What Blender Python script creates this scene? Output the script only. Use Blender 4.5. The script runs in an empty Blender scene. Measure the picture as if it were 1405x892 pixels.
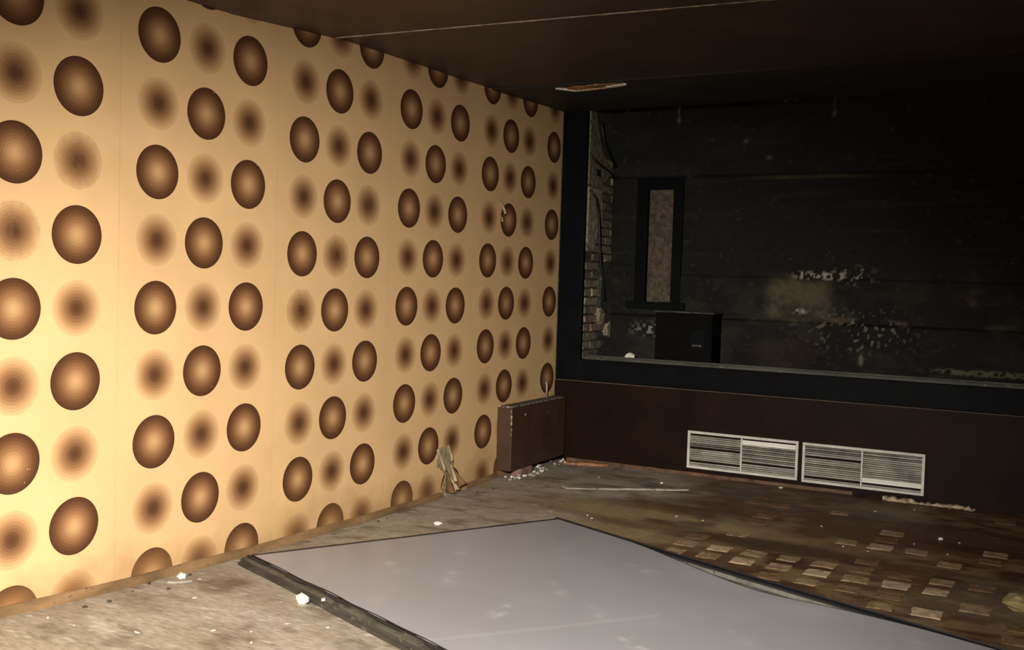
import bpy, bmesh, math, random
import numpy as np
from mathutils import Vector, Matrix

random.seed(7)
rng = np.random.default_rng(11)
scene = bpy.context.scene
COL = scene.collection

# ------------------------------------------------------------------ camera
F_PX, YAW, PITCH, ROLL = 1402.48, -0.49555, -0.044087, 0.030082
CAM = Vector((3.8314, 0.0, 1.5265))
fw = Vector((math.sin(YAW)*math.cos(PITCH), math.cos(YAW)*math.cos(PITCH), math.sin(PITCH)))
rt = Vector((math.cos(YAW), -math.sin(YAW), 0))
up = rt.cross(fw)
r2 = rt*math.cos(ROLL) + up*math.sin(ROLL)
u2 = -rt*math.sin(ROLL) + up*math.cos(ROLL)
cd = bpy.data.cameras.new('camera')
cam = bpy.data.objects.new('camera', cd); COL.objects.link(cam)
cd.sensor_width = 36; cd.lens = F_PX/1405*36; cd.clip_start = .02
m = Matrix.Identity(4)
for i in range(3):
    m[i][0] = r2[i]; m[i][1] = u2[i]; m[i][2] = -fw[i]; m[i][3] = CAM[i]
cam.matrix_world = m
scene.camera = cam

# ------------------------------------------------------------------ world, lights, exposure
w = bpy.data.worlds.new('world'); scene.world = w; w.use_nodes = True
w.node_tree.nodes['Background'].inputs[0].default_value = (.5, .5, .55, 1)
w.node_tree.nodes['Background'].inputs[1].default_value = .004

def lamp(name, kind, loc, power, color, target=None, **kw):
    l = bpy.data.lights.new(name, kind); l.energy = power; l.color = color
    for k, v in kw.items(): setattr(l, k, v)
    o = bpy.data.objects.new(name, l); COL.objects.link(o); o.location = loc
    if target is not None:
        o.rotation_euler = (Vector(target)-Vector(loc)).to_track_quat('-Z', 'Y').to_euler()
    return o
# the only light the photograph implies: a torch held up beside the camera, aimed at the foot of the papered wall
lamp('torch_beside_camera_offscreen', 'SPOT', (3.1, .1, 2.05), 2400, (1, .95, .87), (1.3, 3.15, -.15),
     spot_size=math.radians(95), spot_blend=1.0, shadow_soft_size=.05)

vs = scene.view_settings
vs.view_transform = 'Standard'; vs.look = 'None'; vs.exposure = 0.0; vs.gamma = 1.0
vs.use_curve_mapping = False

# ------------------------------------------------------------------ noise (numpy)
_perm = rng.random((256, 256))
def vnoise(x, y):
    xi = np.floor(x).astype(int); yi = np.floor(y).astype(int)
    fx = x-xi; fy = y-yi
    fx = fx*fx*(3-2*fx); fy = fy*fy*(3-2*fy)
    g = lambda a, b: _perm[a % 256, b % 256]
    return ((g(xi, yi)*(1-fx)+g(xi+1, yi)*fx)*(1-fy) + (g(xi, yi+1)*(1-fx)+g(xi+1, yi+1)*fx)*fy)
def fbm(x, y, o=4):
    s = 0; a = .5; t = 0
    for k in range(o):
        s = s + a*vnoise(x*2**k+17.3*k, y*2**k+5.1*k); t += a; a *= .5
    return s/t
def sstep(a, b, x):
    t = np.clip((x-a)/(b-a), 0, 1); return t*t*(3-2*t)
def mixc(c, d, f):
    return c*(1-f[..., None]) + np.array(d)*f[..., None]

# ------------------------------------------------------------------ materials
def new_mat(name):
    mt = bpy.data.materials.new(name); mt.use_nodes = True
    return mt, mt.node_tree.nodes, mt.node_tree.links, mt.node_tree.nodes['Principled BSDF']
def mathn(nt, op, a, b=None, c=None, clamp=False):
    n = nt.nodes.new('ShaderNodeMath'); n.operation = op; n.use_clamp = clamp
    for i, v in enumerate((a, b, c)):
        if v is None: continue
        if isinstance(v, (int, float)): n.inputs[i].default_value = v
        else: nt.links.new(v, n.inputs[i])
    return n.outputs[0]
def mixn(nt, f, a, b, blend='MIX'):
    n = nt.nodes.new('ShaderNodeMix'); n.data_type = 'RGBA'; n.blend_type = blend
    for idx, v in ((0, f), (6, a), (7, b)):
        if isinstance(v, (int, float)): n.inputs[idx].default_value = v
        elif isinstance(v, tuple): n.inputs[idx].default_value = (*v, 1)
        else: nt.links.new(v, n.inputs[idx])
    return n.outputs[2]
def noisen(nt, scale, detail=6, rough=.6, vec=None, stretch=None):
    n = nt.nodes.new('ShaderNodeTexNoise'); n.inputs['Scale'].default_value = scale
    n.inputs['Detail'].default_value = detail; n.inputs['Roughness'].default_value = rough
    if vec is None:
        t = nt.nodes.new('ShaderNodeNewGeometry'); vec = t.outputs['Position']
    if stretch:
        mp = nt.nodes.new('ShaderNodeMapping'); mp.inputs['Scale'].default_value = stretch
        nt.links.new(vec, mp.inputs[0]); vec = mp.outputs[0]
    nt.links.new(vec, n.inputs['Vector'])
    return n.outputs[0]
def ramp(nt, f, stops, interp='LINEAR'):
    n = nt.nodes.new('ShaderNodeValToRGB'); cr = n.color_ramp; cr.interpolation = interp
    while len(cr.elements) < len(stops): cr.elements.new(.5)
    for e, (p, c) in zip(cr.elements, stops):
        e.position = p; e.color = (*c, 1) if isinstance(c, tuple) else (c, c, c, 1)
    nt.links.new(f, n.inputs[0]); return n.outputs[0]
def bumpn(nt, h, b, strength=.3, dist=.01):
    n = nt.nodes.new('ShaderNodeBump'); n.inputs['Strength'].default_value = strength
    n.inputs['Distance'].default_value = dist
    nt.links.new(h, n.inputs['Height']); nt.links.new(n.outputs[0], b.inputs['Normal'])

def worn(name, base, chip=None, rough=.5, scale=6, amount=.25, chip_at=.68, chip_scale=28, bump=.2, metal=0, spec=.5, stretch=None):
    """paint / wood / plaster with uneven tone, fine relief and optional chips"""
    mt, N, Lk, b = new_mat(name); nt = mt.node_tree
    n1 = noisen(nt, scale, stretch=stretch)
    dark = tuple(c*(1-amount*1.6) for c in base); lite = tuple(min(1, c*(1+amount)) for c in base)
    c = ramp(nt, n1, [(.3, dark), (.7, lite)])
    n2 = noisen(nt, chip_scale, 8, .65)
    if chip:
        f = ramp(nt, n2, [(chip_at, 0.0), (chip_at+.03, 1.0)])
        c = mixn(nt, f, c, chip)
    Lk.new(c, b.inputs['Base Color'])
    b.inputs['Roughness'].default_value = rough; b.inputs['Metallic'].default_value = metal
    b.inputs['Specular IOR Level'].default_value = spec
    bumpn(nt, n2, b, bump, .004)
    return mt

def attr_mat(name, rough=.6, spec=.4, fine=60, fine_amt=.45, bump=.35, stretch=None, speck=None, rough_by=None):
    mt, N, Lk, b = new_mat(name); nt = mt.node_tree
    a = N.new('ShaderNodeAttribute'); a.attribute_name = 'tone'
    n = noisen(nt, fine, 8, .7, stretch=stretch)
    f = ramp(nt, n, [(.25, 1-fine_amt), (.75, 1+fine_amt*.6 if 1+fine_amt*.6 < 1 else 1.0)])
    c = mixn(nt, 1.0, a.outputs['Color'], f, 'MULTIPLY')
    if speck:
        n3 = noisen(nt, speck[1], 3, .5)
        c = mixn(nt, ramp(nt, n3, [(speck[2], 0.0), (speck[2]+.02, 1.0)]), c, speck[0])
    Lk.new(c, b.inputs['Base Color'])
    b.inputs['Roughness'].default_value = rough; b.inputs['Specular IOR Level'].default_value = spec
    if rough_by:
        Lk.new(ramp(nt, noisen(nt, rough_by, 5, .6), [(.35, rough-.15), (.65, rough+.2)]), b.inputs['Roughness'])
    bumpn(nt, n, b, bump, .006)
    return mt

ROWP, COLP, STRIPW, DOT = .3232, .3068, 1.06, .130
def wallpaper_mat():
    mt, N, Lk, b = new_mat('retro_dot_wallpaper'); nt = mt.node_tree
    a = N.new('ShaderNodeAttribute'); a.attribute_name = 'pat'
    s = N.new('ShaderNodeSeparateXYZ'); Lk.new(a.outputs['Vector'], s.inputs[0])
    M = lambda *k, **q: mathn(nt, *k, **q)
    u = M('DIVIDE', s.outputs[0], COLP)
    ci = M('MAXIMUM', M('MINIMUM', M('ROUND', u), 1.0), -1.0)
    du = M('MULTIPLY', M('SUBTRACT', u, ci), COLP)
    v = M('DIVIDE', s.outputs[1], ROWP)
    ri = M('ROUND', v)
    dv = M('MULTIPLY', M('SUBTRACT', v, ri), ROWP)
    r = M('DIVIDE', M('SQRT', M('ADD', M('MULTIPLY', du, du), M('MULTIPLY', dv, dv))), DOT)
    par = M('FLOORED_MODULO', M('ADD', M('ADD', ci, ri), s.outputs[2]), 2.0)
    par = M('ROUND', par)
    # printed rings: radius quantised into bands
    q = M('DIVIDE', M('ROUND', M('MULTIPLY', r, 9.0)), 9.0)
    rq = M('ADD', M('MULTIPLY', q, .7), M('MULTIPLY', r, .3))
    bg = (.73, .468, .226)
    hard = ramp(nt, rq, [(0, (.56, .33, .15)), (.18, (.48, .27, .12)), (.45, (.28, .135, .056)), (.72, (.135, .056, .022)), (.97, (.068, .026, .0115))])
    edge = ramp(nt, r, [(.985, 0.0), (1.0, 1.0)])
    hard = mixn(nt, edge, hard, bg)
    soft = ramp(nt, rq, [(0, (.082, .035, .016)), (.2, (.12, .052, .022)), (.5, (.295, .148, .062)), (.8, (.55, .325, .148)), (.97, (.66, .425, .205)), (1.0, bg)])
    c = mixn(nt, par, soft, hard)
    # faint fabric-like print unevenness and age tone
    n1 = noisen(nt, 2.2, 4, .55)
    c = mixn(nt, 1.0, c, ramp(nt, n1, [(.3, .86), (.7, 1.0)]), 'MULTIPLY')
    # grime rising from the skirting in ragged tongues
    t = N.new('ShaderNodeTexCoord'); sp = N.new('ShaderNodeSeparateXYZ'); Lk.new(t.outputs['Object'], sp.inputs[0])
    n2 = noisen(nt, 3.5, 7, .62)
    h = M('SUBTRACT', M('MULTIPLY', n2, .62), sp.outputs[2])
    g = ramp(nt, h, [(.08, 0.0), (.28, .38), (.45, .6)])
    c = mixn(nt, g, c, (.26, .135, .05))
    n4 = noisen(nt, 55, 3, .5)
    c = mixn(nt, ramp(nt, n4, [(.74, 0.0), (.78, .5)]), c, (.75, .6, .4))
    Lk.new(c, b.inputs['Base Color'])
    b.inputs['Roughness'].default_value = .55; b.inputs['Specular IOR Level'].default_value = .25
    n3 = noisen(nt, 160, 3, .5, stretch=(1, 1, .35))
    bumpn(nt, n3, b, .12, .002)
    return mt

MAT = {}
MAT['paper'] = wallpaper_mat()
MAT['floor'] = attr_mat('stained_concrete_floor', rough=.55, spec=.4, fine=34, fine_amt=.62, bump=.6, stretch=(.55, 1.5, 1), speck=((.62, .57, .48), 75, .735), rough_by=2.5)
MAT['soot'] = attr_mat('sooty_plaster', rough=.75, spec=.25, fine=26, fine_amt=.45, bump=.6)
MAT['ceil'] = worn('brown_ceiling_paint', (.050, .035, .030), None, rough=.48, scale=2, amount=.2, bump=.08, spec=.35, chip_scale=60)
MAT['ceilblack'] = worn('black_ceiling_paint', (.030, .028, .025), None, rough=.55, scale=3, amount=.2, bump=.1, spec=.25)
MAT['wains'] = worn('dark_brown_panel_paint', (.0138, .0062, .0042), (.10, .07, .05), rough=.5, scale=3, amount=.25, chip_at=.80, bump=.06, spec=.08)
MAT['capping'] = worn('brown_wood_capping', (.075, .045, .027), None, rough=.6, scale=9, amount=.3, bump=.1)
MAT['blackframe'] = worn('black_gloss_frame', (.0042, .0046, .0055), None, rough=.5, scale=5, amount=.2, bump=.05, spec=.05)
MAT['shell'] = worn('dark_brown_wall_paint', (.05, .04, .032), None, rough=.8, scale=2)
MAT['skirt'] = worn('tan_wood_skirting', (.235, .138, .062), (.13, .085, .045), rough=.5, scale=7, amount=.4, chip_at=.6, chip_scale=40, bump=.25, stretch=(1, .3, 1))
MAT['crack'] = worn('pale_filler', (.42, .36, .30), None, rough=.8, scale=20, amount=.4)
MAT['plaster'] = worn('old_plaster', (.33, .255, .145), (.14, .11, .055), rough=.85, scale=30, amount=.35, chip_at=.58, bump=.5)
MAT['paperback'] = worn('paper_backing', (.48, .35, .19), (.24, .16, .07), rough=.7, scale=25, amount=.25, chip_at=.62, chip_scale=30)
MAT['dirtypaper'] = worn('stained_paper_flap', (.27, .145, .065), (.5, .37, .2), rough=.6, scale=12, amount=.3, chip_at=.66)
MAT['rad'] = worn('brown_radiator_paint', (.055, .0265, .0135), (.40, .34, .27), rough=.5, scale=5, amount=.2, chip_at=.765, chip_scale=36, bump=.1)
MAT['radtop'] = worn('dusty_grille', (.085, .072, .045), None, rough=.7, scale=15, amount=.35)
MAT['radchip'] = worn('chipped_pale_edge', (.42, .37, .30), (.055, .025, .015), rough=.7, scale=30, amount=.3, chip_at=.48, chip_scale=45)
MAT['alu'] = worn('aluminium_grille', (.60, .57, .50), (.25, .2, .14), rough=.5, scale=12, amount=.15, chip_at=.72, bump=.08, spec=.5)
MAT['aluslat'] = worn('dusty_aluminium_slat', (.40, .385, .325), None, rough=.5, scale=8, amount=.25, bump=.08)
MAT['bright'] = worn('highlight_aluminium', (.86, .83, .75), None, rough=.45, scale=9, amount=.08)  # highlight on the light-catching slats, put into a paler aluminium
MAT['rail'] = worn('dark_metal_rail', (.042, .038, .031), (.11, .095, .07), rough=.45, scale=9, amount=.35, chip_at=.6, chip_scale=10, bump=.15, stretch=(.4, 1, 1))
MAT['railtop'] = worn('grey_metal_rail_lip', (.15, .145, .12), (.05, .045, .038), rough=.42, scale=7, amount=.3, chip_at=.56, chip_scale=9, bump=.12)
MAT['liptone'] = worn('olive_metal_lip', (.085, .078, .06), (.04, .035, .028), rough=.45, scale=8, amount=.35, chip_at=.58, chip_scale=12)
MAT['gasket'] = worn('black_rubber', (.010, .010, .011), None, rough=.45, scale=12, amount=.2)
MAT['white'] = worn('white_plaster_crumb', (.74, .70, .61), (.5, .44, .33), rough=.8, scale=40, amount=.15, chip_at=.6, bump=.4)
MAT['crumb'] = worn('grey_plaster_crumb', (.40, .35, .27), (.2, .16, .1), rough=.85, scale=40, amount=.25, chip_at=.6, bump=.5)
MAT['darkcrumb'] = worn('dark_grit', (.055, .042, .028), None, rough=.85, scale=30, amount=.3)
MAT['pinkbrick'] = worn('pink_brown_brick', (.25, .135, .10), (.5, .42, .33), rough=.85, scale=20, amount=.3, chip_at=.62, bump=.6)
MAT['yellow'] = worn('yellowed_foam', (.20, .155, .062), (.31, .26, .13), rough=.85, scale=10, amount=.4, chip_at=.56, chip_scale=20, bump=.8)
MAT['wood'] = worn('bare_orange_wood', (.34, .15, .05), (.75, .62, .42), rough=.7, scale=18, amount=.35, chip_at=.6, chip_scale=22, stretch=(.3, 1, 1))
MAT['lath'] = worn('grey_wood_strip', (.33, .29, .23), (.10, .09, .06), rough=.65, scale=16, amount=.35, chip_at=.58, stretch=(.2, 1, 1))
MAT['cable'] = worn('black_cable', (.008, .008, .008), None, rough=.5)
MAT['box'] = worn('black_cabinet_paint', (.0036, .0036, .0033), (.05, .05, .045), rough=.55, scale=6, amount=.2, chip_at=.8, spec=.04)
MAT['boxtop'] = worn('dusty_lit_black_top', (.05, .047, .042), (.012, .012, .011), rough=.75, scale=8, amount=.4, chip_at=.52, chip_scale=9)  # dust, plus the cabinet's lit top put into a paler colour
MAT['track'] = worn('greenish_metal_track', (.062, .06, .045), (.19, .175, .12), rough=.6, scale=8, amount=.4, chip_at=.62, chip_scale=16, stretch=(.25, 1, 1))
MAT['ledge'] = worn('sooty_ledge', (.028, .026, .020), (.10, .09, .065), rough=.8, scale=9, amount=.4, chip_at=.68)
BR = [worn('sooty_brick_%d' % i, c, ch, rough=.85, scale=22, amount=.4, chip_at=.56, chip_scale=24, bump=.7)
      for i, (c, ch) in enumerate([((.20, .17, .105), (.06, .05, .032)), ((.29, .24, .155), (.10, .08, .05)), ((.20, .12, .078), (.32, .26, .18)), ((.12, .105, .068), (.035, .03, .02)), ((.035, .033, .025), (.09, .08, .055)), ((.10, .075, .048), (.06, .045, .03)), ((.115, .075, .05), (.07, .05, .035))])]
MAT['mortar'] = worn('sooty_mortar', (.055, .048, .032), (.13, .115, .08), rough=.9, scale=15, amount=.4, chip_at=.62, bump=.6)
TILE = [worn('tile_bed_%d' % i, c, ch, rough=.8, scale=9, amount=.28, chip_at=.52, chip_scale=22, bump=.35, stretch=(.7, 1.3, 1), spec=.25)
        for i, (c, ch) in enumerate([((.44, .33, .21), (.30, .20, .11)), ((.29, .20, .115), (.19, .115, .055)), ((.19, .11, .054), (.12, .062, .028)), ((.125, .062, .028), (.17, .10, .048))])]

# ------------------------------------------------------------------ object helpers
def link(name, me, mat=None, parent=None):
    o = bpy.data.objects.new(name, me); COL.objects.link(o)
    if mat is not None and not me.materials: me.materials.append(mat)
    if parent is not None: o.parent = parent
    return o
def mesh(name, V, Fs, smooth=False):
    me = bpy.data.meshes.new(name); me.from_pydata([tuple(v) for v in V], [], Fs); me.update()
    if smooth: me.polygons.foreach_set('use_smooth', [True]*len(me.polygons))
    return me
def tag(o, label, cat, group=None):
    o['label'] = label; o['category'] = cat
    if group: o['group'] = group
    return o
def struct(o): o['kind'] = 'structure'; return o
def empty(name, loc=(0, 0, 0)):
    o = bpy.data.objects.new(name, None); COL.objects.link(o); o.location = loc; return o
def box_bm(bm, lo, hi):
    x0, y0, z0 = lo; x1, y1, z1 = hi
    v = [bm.verts.new(p) for p in ((x0, y0, z0), (x1, y0, z0), (x1, y1, z0), (x0, y1, z0), (x0, y0, z1), (x1, y0, z1), (x1, y1, z1), (x0, y1, z1))]
    for f in ((0, 3, 2, 1), (4, 5, 6, 7), (0, 1, 5, 4), (1, 2, 6, 5), (2, 3, 7, 6), (3, 0, 4, 7)): bm.faces.new([v[i] for i in f])
def box(name, lo, hi, mat, parent=None, bevel=0, seg=2):
    bm = bmesh.new(); box_bm(bm, lo, hi)
    if bevel: bmesh.ops.bevel(bm, geom=bm.edges[:], offset=bevel, segments=seg, profile=.5, affect='EDGES')
    me = bpy.data.meshes.new(name); bm.to_mesh(me); bm.free()
    return link(name, me, mat, parent)
def tube(name, pts, rad, mat, parent=None, n=8):
    V = []; Fs = []
    pts = [Vector(p) for p in pts]
    for i, p in enumerate(pts):
        d = (pts[min(i+1, len(pts)-1)]-pts[max(i-1, 0)]).normalized()
        a = d.cross(Vector((.31, .2, .93))).normalized(); b = d.cross(a)
        for k in range(n):
            t = 2*math.pi*k/n; V.append(p+a*math.cos(t)*rad+b*math.sin(t)*rad)
    for i in range(len(pts)-1):
        for k in range(n):
            Fs.append((i*n+k, i*n+(k+1) % n, (i+1)*n+(k+1) % n, (i+1)*n+k))
    Fs.append(tuple(range(n))[::-1]); Fs.append(tuple((len(pts)-1)*n+k for k in range(n)))
    return link(name, mesh(name, V, Fs, True), mat, parent)
def grid_mesh(name, P, C=None, skip=None, flip=False, smooth=True):
    """P: (n, m, 3) array of points -> quad mesh; C: (n, m, 3) colours"""
    n, k, _ = P.shape
    idx = np.arange(n*k).reshape(n, k)
    q = np.stack([idx[:-1, :-1], idx[1:, :-1], idx[1:, 1:], idx[:-1, 1:]], -1)
    if flip: q = q[..., ::-1]
    q = q.reshape(-1, 4)
    if skip is not None: q = q[~skip[:-1, :-1].reshape(-1)]
    me = bpy.data.meshes.new(name)
    me.vertices.add(n*k); me.vertices.foreach_set('co', P.astype(np.float32).ravel())
    me.loops.add(q.size); me.loops.foreach_set('vertex_index', q.ravel().astype(np.int32))
    me.polygons.add(len(q)); me.polygons.foreach_set('loop_start', np.arange(0, q.size, 4, dtype=np.int32))
    me.polygons.foreach_set('loop_total', np.full(len(q), 4, dtype=np.int32))
    me.update(calc_edges=True)
    if smooth: me.polygons.foreach_set('use_smooth', np.ones(len(q), dtype=bool))
    if C is not None:
        at = me.color_attributes.new('tone', 'FLOAT_COLOR', 'POINT')
        at.data.foreach_set('color', np.concatenate([C, np.ones(C.shape[:2]+(1,))], -1).astype(np.float32).ravel())
    return me
def lump_mesh(name, r, sub=1, flat=.6, rough=.35, seed=0):
    rd = random.Random(seed)
    bm = bmesh.new(); bmesh.ops.create_icosphere(bm, subdivisions=sub, radius=1)
    for v in bm.verts:
        k = 1+rd.uniform(-rough, rough)
        v.co = Vector((v.co.x*k*r, v.co.y*k*r*.75, v.co.z*k*r*flat))
    lo = min(v.co.z for v in bm.verts)
    for v in bm.verts: v.co.z -= lo+(.08*r)
    me = bpy.data.meshes.new(name); bm.to_mesh(me); bm.free(); return me

# ------------------------------------------------------------------ dimensions of the room
L = 7.899                # far wall plane
XR, YB = 6.6, -1.6       # right wall, wall behind the camera
FY = [1.0, 2.0, 2.69, 3.03, 3.44, 4.08, 4.82, 5.75, 6.42, 6.86, 7.9]
FZ = [.09, .08, .064, .04, .023, -.002, -.018, -.030, -.022, -.006, 0]
def floor_z(x, y):
    return np.interp(y, FY, FZ)*(1-sstep(.12, 1.1, np.asarray(x, float))) 
def fz(x, y): return float(floor_z(x, y))
CY = [-1.6, 4.07, 4.78, 5.4, 6.2, 7.9]
CZ = [2.70, 2.848, 2.905, 2.918, 2.925, 2.972]
def ceil_z(y): return float(np.interp(y, CY, CZ))

# ------------------------------------------------------------------ floor
xs = np.concatenate([np.arange(-.02, 4.3, .018), np.arange(4.35, XR+.1, .15)])
ys = np.concatenate([np.arange(YB, 2.3, .15), np.arange(2.32, L+.03, .018)])
X, Y = np.meshgrid(xs, ys, indexing='ij')
Z = floor_z(X, Y) + .004*(fbm(X*9, Y*9)-.5)
nA = fbm(X*1.1+3, Y*2.2+1, 5); nB = fbm(X*2.3+40, Y*5+9, 5); nC = fbm(X*6+11, Y*11+77, 4); nD = fbm(X*.9+70, Y*1.6+33, 4)
tone = np.zeros(X.shape+(3,)) + np.array([.50, .425, .33])
tone = mixc(tone, (.36, .29, .20), sstep(.45, .62, nB)*.6)
tone = mixc(tone, (.17, .125, .075), sstep(.56, .72, nC)*.6)
tone = mixc(tone, (.72, .66, .54), sstep(.70, .80, fbm(X*10+50, Y*26+3, 3))*.6)
brown_w = sstep(-.22, .22, X-(1.15+.30*(Y-6.2)*np.where(Y > 6.2, .55, -.4))+(nA-.5)*1.3)   # brown adhesive on the right
brown = np.zeros_like(tone)+np.array([.135, .066, .028])
brown = mixc(brown, (.072, .030, .013), sstep(.45, .68, nB)*.8)
brown = mixc(brown, (.30, .205, .095), sstep(.50, .66, nD*.55+nC*.45)*.75)
brown = mixc(brown, (.20, .16, .10), sstep(.52, .70, nA)*.55)
tone = tone*(1-brown_w[..., None])+brown*brown_w[..., None]
# spilled sand, dark damp streaks
sand = np.exp(-(((X-1.55)/.75)**2+((Y-6.30+.06*(X-1.5))/.20)**2))*1.6*sstep(.32, .56, nB)
tone = mixc(tone, (.44, .315, .155), np.clip(sand, 0, .9))
sand2 = np.exp(-(((X-1.45)/.32)**2+((Y-5.82)/.16)**2))*1.5
tone = mixc(tone, (.42, .31, .16), np.clip(sand2*(.4+nC), 0, .85))
damp = np.exp(-(((X-2.35)/.55)**2+((Y-6.02+.05*(X-2.4))/.12)**2))*1.5
tone = mixc(tone, (.062, .029, .012), np.clip(damp*(.5+nC), 0, .85))
dk = np.exp(-(((X-1.35)/.9)**2+((Y-7.25)/.28)**2))*sstep(.35, .6, nB)*1.2
tone = mixc(tone, (.12, .10, .07), np.clip(dk, 0, .8))
pale = np.exp(-((X-.05)/.16)**2)*sstep(.4, .62, nC)*.5                  # plaster dust along the wall
tone = mixc(tone, (.45, .39, .29), np.clip(pale*sstep(5.8, 6.6, Y), 0, .8))
stain = np.exp(-(((X-.35)/.22)**2+((Y-3.72)/.1)**2)) + np.exp(-(((X-.25)/.25)**2+((Y-3.2)/.1)**2))*.8
tone = mixc(tone, (.16, .115, .06), np.clip(stain*(nC-.15)*1.5, 0, .7))
floor = struct(link('floor', grid_mesh('floor', np.stack([X, Y, Z], -1), tone), MAT['floor']))

# 20 cm tile beds left standing on the brown part of the floor
pale_cells = {(1.92, 5.78): 1, (1.92, 5.58): 1, (2.12, 5.78): 0, (2.12, 5.58): 1, (2.32, 5.58): 0, (2.32, 5.78): 1, (2.52, 5.58): 1, (2.52, 5.80): 1,
              (2.72, 5.58): 0, (2.72, 5.80): 1, (2.92, 5.60): 1, (2.92, 5.80): 2, (3.12, 5.58): 0, (3.33, 5.58): 0, (3.34, 5.20): 0, (2.90, 6.36): 0,
              (2.72, 6.44): 1, (3.12, 5.18): 1, (3.12, 5.38): 2, (3.12, 6.36): 1, (3.33, 5.80): 1, (3.52, 5.40): 1, (2.52, 5.38): 2, (2.72, 5.38): 1}
for i in range(-1, 11):
    for j in range(-3, 12):
        cx, cy = 1.92+.2*i+.003*j, 5.58+.2*j
        hit = None
        for (px, py), t in pale_cells.items():
            if abs(px-cx) < .09 and abs(py-cy) < .09: hit = t
        if hit is None:
            if cy > L-.12 or cx > 3.95: continue
            # sheet frame lies here
            if (cx-1.14)*.3746+(cy-5.735)*.9272 < .12: continue
            if random.random() < (.5 if cy < 6.1 else .8): continue
            hit = random.choice((2, 3, 2, 2, 1))
        s = .068+random.uniform(-.008, .008)
        V = []; n = 16
        for k in range(n):
            a = 2*math.pi*k/n
            q = max(abs(math.cos(a)), abs(math.sin(a)))
            rr = s/q*random.uniform(.91, 1.05)
            V.append((rr*math.cos(a), rr*math.sin(a)))
        th = .0018
        b0 = [(x, y, -.004) for x, y in V]; t0 = [(x*.88, y*.88, th) for x, y in V]
        Fs = [tuple(range(n, 2*n))]+[(k, (k+1) % n, n+(k+1) % n, n+k) for k in range(n)]
        o = link('floor_tile', mesh('floor_tile', b0+t0, Fs), TILE[hit], floor)
        o.location = (cx+random.uniform(-.006, .006), cy+random.uniform(-.006, .006), .001+fz(cx, cy)); o.rotation_euler.z = random.uniform(-.04, .04)

# ------------------------------------------------------------------ wallpapered wall on the left
TOPZ = 3.02
wall_left = struct(box('wall_left', (-.2, YB, -.12), (-.004, L+.25, 3.1), MAT['plaster']))
zoffs = {-4: 0, -3: .004, -2: -.006, -1: .005, 0: .009, 1: .007, 2: -.020, 3: -.004, 4: .008, 5: .018}
Y0, Z0 = 2.7394, 1.3355
for s in range(-4, 6):
    yc = Y0+s*STRIPW; ya, yb = yc-STRIPW/2+.0003, min(yc+STRIPW/2-.0003, L-.012)
    ny = 14; nz = 30
    yy = np.linspace(ya, yb, ny); zz = np.linspace(-.06, TOPZ, nz)
    bump = .0015*np.sin(np.linspace(0, 9, nz))[None, :]*np.sin(np.linspace(0, 3.1, ny))[:, None]
    P = np.stack([np.broadcast_to(.002+bump, (ny, nz)), np.broadcast_to(yy[:, None], (ny, nz)), np.broadcast_to(zz[None], (ny, nz))], -1)
    me = grid_mesh('wallpaper_strip', P, flip=True)
    pat = np.stack([P[..., 1]-yc, Z0+zoffs[s]-P[..., 2], np.full((ny, nz), float((3*s+1) % 2))], -1)
    at = me.attributes.new('pat', 'FLOAT_VECTOR', 'POINT'); at.data.foreach_set('vector', pat.astype(np.float32).ravel())
    link('wallpaper_strip', me, MAT['paper'], wall_left)

# skirting along the wallpaper, in lengths that follow the uneven floor
def skirting(y0, y1, n, hgt=.044):
    prof = [(.003, -.012), (.024, -.012), (.025, .012), (.021, .030), (.012, .041), (.003, hgt)]
    V = []; Fs = []; k = len(prof)
    for i in range(n+1):
        y = y0+(y1-y0)*i/n; z = fz(0, y)+.002*math.sin(y*7)
        for x, h in prof: V.append((x+.002*math.sin(y*11), y, z+h*(1-.12*max(0, y-5))))
    for i in range(n):
        for j in range(k): Fs.append((i*k+j, (i+1)*k+j, (i+1)*k+(j+1) % k, i*k+(j+1) % k))
    Fs.append(tuple(range(k))); Fs.append(tuple(n*k+j for j in range(k))[::-1])
    return link('baseboard_left', mesh('baseboard_left', V, Fs), MAT['skirt'])
sk = struct(skirting(YB+.05, 3.02, 20))
for y0, y1, n in ((3.022, 5.3, 16), (5.303, 6.10, 8), (6.42, 6.87, 5)):
    o = skirting(y0, y1, n); o.name = 'baseboard_length'; o.parent = sk

# ------------------------------------------------------------------ ceiling
def ceil_piece(name, y0, y1, mat, drop=0, n=8, x1=XR):
    V = []; Fs = []
    for i in range(n+1):
        y = y0+(y1-y0)*i/n; z = ceil_z(y)-drop
        V += [(-.02, y, z), (x1, y+.056*x1 if y1 < 5.5 and i == n else (y+.056*x1 if i == 0 and y0 > 4 and y0 < 5.5 else y), z), (-.02, y, z+.12), (x1, y, z+.12)]
    for i in range(n):
        a = i*4; b = a+4
        Fs += [(a, a+1, b+1, b), (a+2, b+2, b+3, a+3)]
    Fs += [(0, 2, 3, 1), (n*4, n*4+1, n*4+3, n*4+2)]
    return link(name, mesh(name, V, Fs), mat)
ceiling = struct(ceil_piece('ceiling', YB, 4.78, MAT['ceil'], drop=.0))
c2 = ceil_piece('ceiling_panel', 4.795, 6.66, MAT['ceil'], drop=-.006); c2.parent = ceiling
c3 = ceil_piece('ceiling_panel', 6.66, L+.02, MAT['ceilblack'], drop=.004); c3.parent = ceiling
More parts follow.
